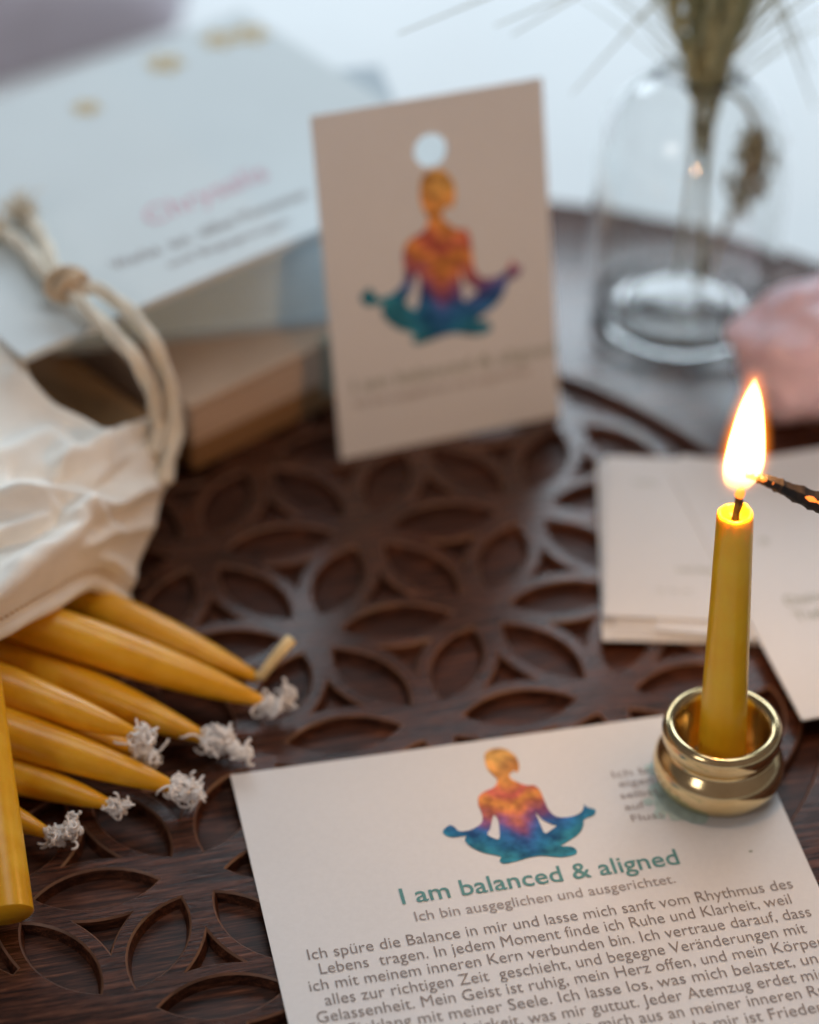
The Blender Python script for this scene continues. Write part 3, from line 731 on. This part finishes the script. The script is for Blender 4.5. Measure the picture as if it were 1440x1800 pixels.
CAND = [  # tip px z, back px z, length, tuft(kind, n, length, spread), label
    ((452,1192,.12),(150,1062,.20),'stub','loose yellow candle at the back of the pile with a waxed stub wick'),
    ((462,1233,.13),(60,1096,.42),'hook','plump loose yellow candle whose frayed wick reaches farthest right'),
    ((362,1298,.11),(0,1152,.20),'wide','loose yellow candle with the widest frayed white wick, in mid pile'),
    ((238,1290,.30),(0,1206,.42),'tight','slim loose yellow candle lying on top with a tight frayed wick'),
    ((242,1322,.11),(90,1262,.13),'tight','loose yellow candle mostly hidden beneath the slim top candle'),
    ((310,1386,.13),(0,1283,.30),'round','long loose yellow candle with a round frayed wick, nearest the large card'),
    ((192,1414,.10),(15,1358,.12),'small','loose yellow candle with a short pinkish wick, low in the pile'),
    ((82,1464,.09),(0,1428,.10),'curl','loose yellow candle at the front with a wick curled upwards')]
random.seed(21)
RB = .137
def candle_profile(L_):
    pr = [(.0, 0), (.118, 0), (RB, .015)]
    for i in range(1, 19):
        t = i / 18; r = (RB - .014 * t) * (1 if t < .5 else 1 - .76 * ((t - .5) / .5) ** 3.0)
        pr.append((r, L_ * t))
    return pr + [(.012, L_ + .015), (.0, L_ + .018)]
for i, (tp, bk, kind, lab) in enumerate(CAND):
    T_ = at(*tp); B_ = at(*bk); d = T_ - B_; d /= np.linalg.norm(d); L_ = 2.7; base = T_ - d * L_
    if base[2] < RB + .02: base[2] = RB + .02
    d = T_ - base; L_ = float(np.linalg.norm(d)); d /= L_
    cnd = thing('beeswax_candle', T_, lab, 'candle', 'loose beeswax candles spilling from the bag')
    sd_ = random.random() * 9
    def jt(r, h, t, i_, sd_=sd_): return r * (1 + .055 * noise.noise(Vector((math.cos(t) * 1.5, math.sin(t) * 1.5, h * 2.5 + sd_)))), h
    mb = MB(); mb.lathe(candle_profile(L_), base, d, 32, jt); mb.build('wax_body', M['wax'], cnd, smooth=180)
    mb = MB(); p = T_ + d * .0; mat = M['wick']
    if kind == 'stub':
        e = at(512, 1124, .34); mb.tube([T_ - d * .02, T_ + d * .03 + np.array([0, 0, .03]), (T_ + e) / 2, e], [.02, .03, .033, .036], 8); mat = M['stub']
    elif kind == 'hook':
        tuft(mb, p, d, 34, .16, .35); tuft(mb, at(505, 1238, .1), np.array([.2, .6, .7]), 20, .13, .3)
    elif kind == 'wide':
        tuft(mb, p, d, 36, .22, .5); tuft(mb, p + d * .06, d + np.array([0, .5, .5]), 22, .22, .6); tuft(mb, p + d * .16, d, 26, .14, .6)
    elif kind == 'tight': tuft(mb, p, d, 40, .17, .5, .011)
    elif kind == 'round': tuft(mb, p, d, 64, .22, .6, .0115)
    elif kind == 'small': tuft(mb, p, d, 34, .12, .55, .011)
    else:
        tuft(mb, p, d, 26, .13, .3); tuft(mb, p + d * .09 + np.array([.03, 0, .02]), np.array([.6, .5, .5]), 26, .14, .3)
    mb.build('wick', mat, cnd, smooth=180)
B_ = at(13, 1612, .135); T_ = at(-36, 1238, .62); d = T_ - B_; d /= np.linalg.norm(d)
cnd = thing('beeswax_candle', B_, 'loose yellow candle at the left edge, flat butt end towards the viewer', 'candle', 'loose beeswax candles spilling from the bag')
mb = MB(); mb.lathe(candle_profile(2.7), B_, d, 40); mb.build('wax_body', M['wax'], cnd, smooth=50)
mb = MB(); tuft(mb, B_ + d * 2.7, d, 30, .18, .5); mb.build('wick', M['wick'], cnd, smooth=180)

# ------------------------------------------------------------------ cotton bag
G = [[(-420,1300,.70),(-160,1190,.72),(0,1116,.70),(90,1068,.58),(170,1032,.42),(222,1066,.10)],
     [(-420,1220,1.0),(-160,1112,1.02),(0,1040,.98),(95,985,.88),(180,950,.66),(247,990,.22)],
     [(-420,1100,1.1),(-160,1000,1.1),(0,955,1.02),(100,905,.94),(205,872,.78),(280,912,.32)],
     [(-420,960,1.15),(-160,880,1.16),(0,850,1.10),(105,815,1.0),(215,800,.86),(292,825,.44)],
     [(-420,760,1.2),(-160,690,1.2),(0,735,1.08),(100,752,.96),(195,765,.84),(302,752,.52)],
     [(-420,500,1.35),(-180,420,1.4),(0,560,1.18),(75,690,.97),(165,742,.80),(272,742,.52)],
     [(-420,620,.6),(-160,600,.6),(0,700,.50),(85,775,.50),(180,800,.40),(265,790,.30)],
     [(-420,860,.02),(-160,840,.02),(0,850,.02),(90,850,.02),(180,860,.02),(255,850,.02)]]
RIDGES = [([(-200,1150),(-60,1075),(0,1036),(57,985),(119,940),(147,895)],.12,22),([(-80,860),(17,872),(113,872),(198,886),(246,862),(285,850)],.09,15),
          ([(105,818),(184,783),(268,742)],.10,15),([(-150,830),(0,792),(85,772),(116,792)],.08,20),([(20,868),(70,888),(122,912)],.06,13),
          ([(142,896),(175,908),(195,925)],.05,12),([(190,985),(215,1000),(240,1022)],.05,14),([(20,660),(90,715),(150,752),(190,790)],.06,16),([(-200,1000),(-60,960),(40,930),(80,920)],.07,18),
          ([(150,960),(190,940),(262,925)],.05,14),([(130,830),(180,850),(235,815)],-.05,16),([(30,820),(80,830),(110,845)],-.06,16),([(10,960),(60,950),(105,915)],-.06,16)]
def to_px(p):
    d = np.array(p) - CAM_O; z = d.dot(FWD); return 720 + 5000 * d.dot(RIGHT) / z, 900 - 5000 * d.dot(UP) / z
def seg_dist(p, pl):
    best = 1e9
    for a, b_ in zip(pl[:-1], pl[1:]):
        a = np.array(a, float); e = np.array(b_) - a; t = min(1, max(0, (p - a).dot(e) / e.dot(e))); best = min(best, np.linalg.norm(p - a - t * e))
    return best
RIDGES = [([tuple(q) for q in catmull(pl, 5)], a_, w_) for pl, a_, w_ in RIDGES]
G = [[at(*p) for p in row] for row in G]
rows = [catmull(r, 22) for r in G]
cols = [catmull([rows[j][i] for j in range(len(rows))], 20) for i in range(len(rows[0]))]
nu, nv = len(cols), len(cols[0])
P_ = np.array(cols)                         # [u][v]
du = np.gradient(P_, axis=0); dv = np.gradient(P_, axis=1)
nrm = np.cross(du, dv); nrm /= (np.linalg.norm(nrm, axis=2, keepdims=True) + 1e-9)
if nrm[nu // 2, nv // 3, 2] < 0: nrm = -nrm
for i in range(nu):
    for j in range(nv):
        u, v = i / nu, j / nv
        a = noise.noise(Vector((u * 3.2 - v * 2.2, v * 6.5 + u * 2.5, .3)))
        b_ = noise.noise(Vector((u * 6 + v * 3, v * 10 - u * 3, 5)))
        c_ = noise.noise(Vector((u * 15, v * 24 + u * 8, 9)))
        px = np.array(to_px(P_[i, j])) + 7 * np.array([c_, a])
        h_ = sum(a_ * math.exp(-(math.hypot(seg_dist(px, pl), .3 * w_) / w_) ** 1.7 * 1.2) for pl, a_, w_ in RIDGES) if v < .72 else 0
        k = .45 + .55 * min(1, (1 - u) * 6)
        P_[i, j] += nrm[i, j] * k * (h_ + .045 * a + .018 * b_ + .004 * c_ - .02)
        P_[i, j, 2] = max(P_[i, j, 2], .02)
verts = P_.reshape(-1, 3); faces = [(i * nv + j, (i + 1) * nv + j, (i + 1) * nv + j + 1, i * nv + j + 1) for i in range(nu - 1) for j in range(nv - 1)]
bag = thing('cotton_bag', at(60, 960, 0), 'cream cotton drawstring bag with candles spilling out of its mouth', 'bag')
o = mesh('cloth_body', verts, faces, M['cotton'], bag, smooth=180)
sm = o.modifiers.new('solid', 'SOLIDIFY'); sm.thickness = .025 * S; sm.offset = -1
# rolled hem along the mouth
mb = MB(); mb.tube([P_[i, 1] for i in range(0, nu, 2)], .045, 10); mb.build('hem', M['cotton'], bag, smooth=180)
mb = MB()
for i in range(0, nu - 2, 2):
    q, q2 = P_[i, 7] + nrm[i, 7] * .012, P_[i + 1, 7] + nrm[i + 1, 7] * .012; mb.tube([q, q2], .007, 5)
mb.build('stitching', M['tan'], bag)
# lower layer of the mouth, under the candles
low = []; ml, nl = 20, 14
for i in range(ml):
    for j in range(nl):
        q0 = at(-420 + 655 * i / (ml - 1), 1330 - 250 * i / (ml - 1) - 14 * j, .012); low.append((q0[0], q0[1] + .12 * j, .012 + .02 * abs(noise.noise(Vector((i * .4, j * .5, 2))))))
mesh('cloth_underside', low, [(i*nl+j, (i+1)*nl+j, (i+1)*nl+j+1, i*nl+j+1) for i in range(ml-1) for j in range(nl-1)], M['cotton'], bag, smooth=180)
# drawstring
def cord(mb, pts, r=.036, turns=7.5, n=14):
    path = catmull(pts, n); 
    s = 0; ref = np.array([0, 0, 1.])
    strands = [[], [], []]
    for i, p in enumerate(path):
        t = path[min(i + 1, len(path) - 1)] - path[max(i - 1, 0)]; t /= np.linalg.norm(t) + 1e-9
        if i: s += np.linalg.norm(p - path[i - 1])
        a = ref - t * ref.dot(t); a /= np.linalg.norm(a); ref = a; b_ = np.cross(t, a)
        for k in range(3):
            ph = s * turns + k * 2.094; strands[k].append(p + r * .6 * (math.cos(ph) * a + math.sin(ph) * b_))
    for st in strands: mb.tube(st, r * .72, 7)
mb = MB()
kn = at(118, 508, 1.33)
cord(mb, [kn, at(168, 508, 1.34), at(225, 545, 1.30), at(268, 600, 1.22), at(292, 660, 1.0), at(303, 720, .78), at(300, 775, .62), at(285, 850, .48)])
cord(mb, [kn, at(150, 540, 1.33), at(200, 588, 1.30), at(240, 635, 1.2), at(266, 690, .95), at(276, 745, .72), at(268, 800, .62)])
cord(mb, [at(296, 690, .86), at(312, 742, .62), at(300, 800, .5), at(292, 845, .42)], .034)
cord(mb, [kn, at(95, 470, 1.33), at(78, 425, 1.31), at(52, 385, 1.30)], .036)
cord(mb, [kn, at(80, 480, 1.33), at(48, 440, 1.31), at(10, 412, 1.30)], .036)
ds = mb.build('drawstring', M['cord'], bag, smooth=180)
mb = MB()
for k in range(3):
    ph = k * 2.1; pts = [kn + np.array([.11 * math.cos(a) * math.cos(ph * .4) + .02 * k, .06 * math.sin(a + ph), .03 + .06 * math.sin(a)]) for a in np.linspace(0, 6.0, 18)]
    mb.tube(pts, .034, 7)
mb.build('knot', M['tan'], ds, smooth=180)
random.seed(4); mb = MB()
tuft(mb, at(52, 385, 1.31), at(30, 362, 1.32) - at(52, 385, 1.31), 46, .26, .22, .008, .25)
tuft(mb, at(10, 412, 1.31), at(-25, 395, 1.32) - at(10, 412, 1.31), 40, .24, .22, .008, .25)
mb.build('tassel', M['cord'], ds, smooth=180)
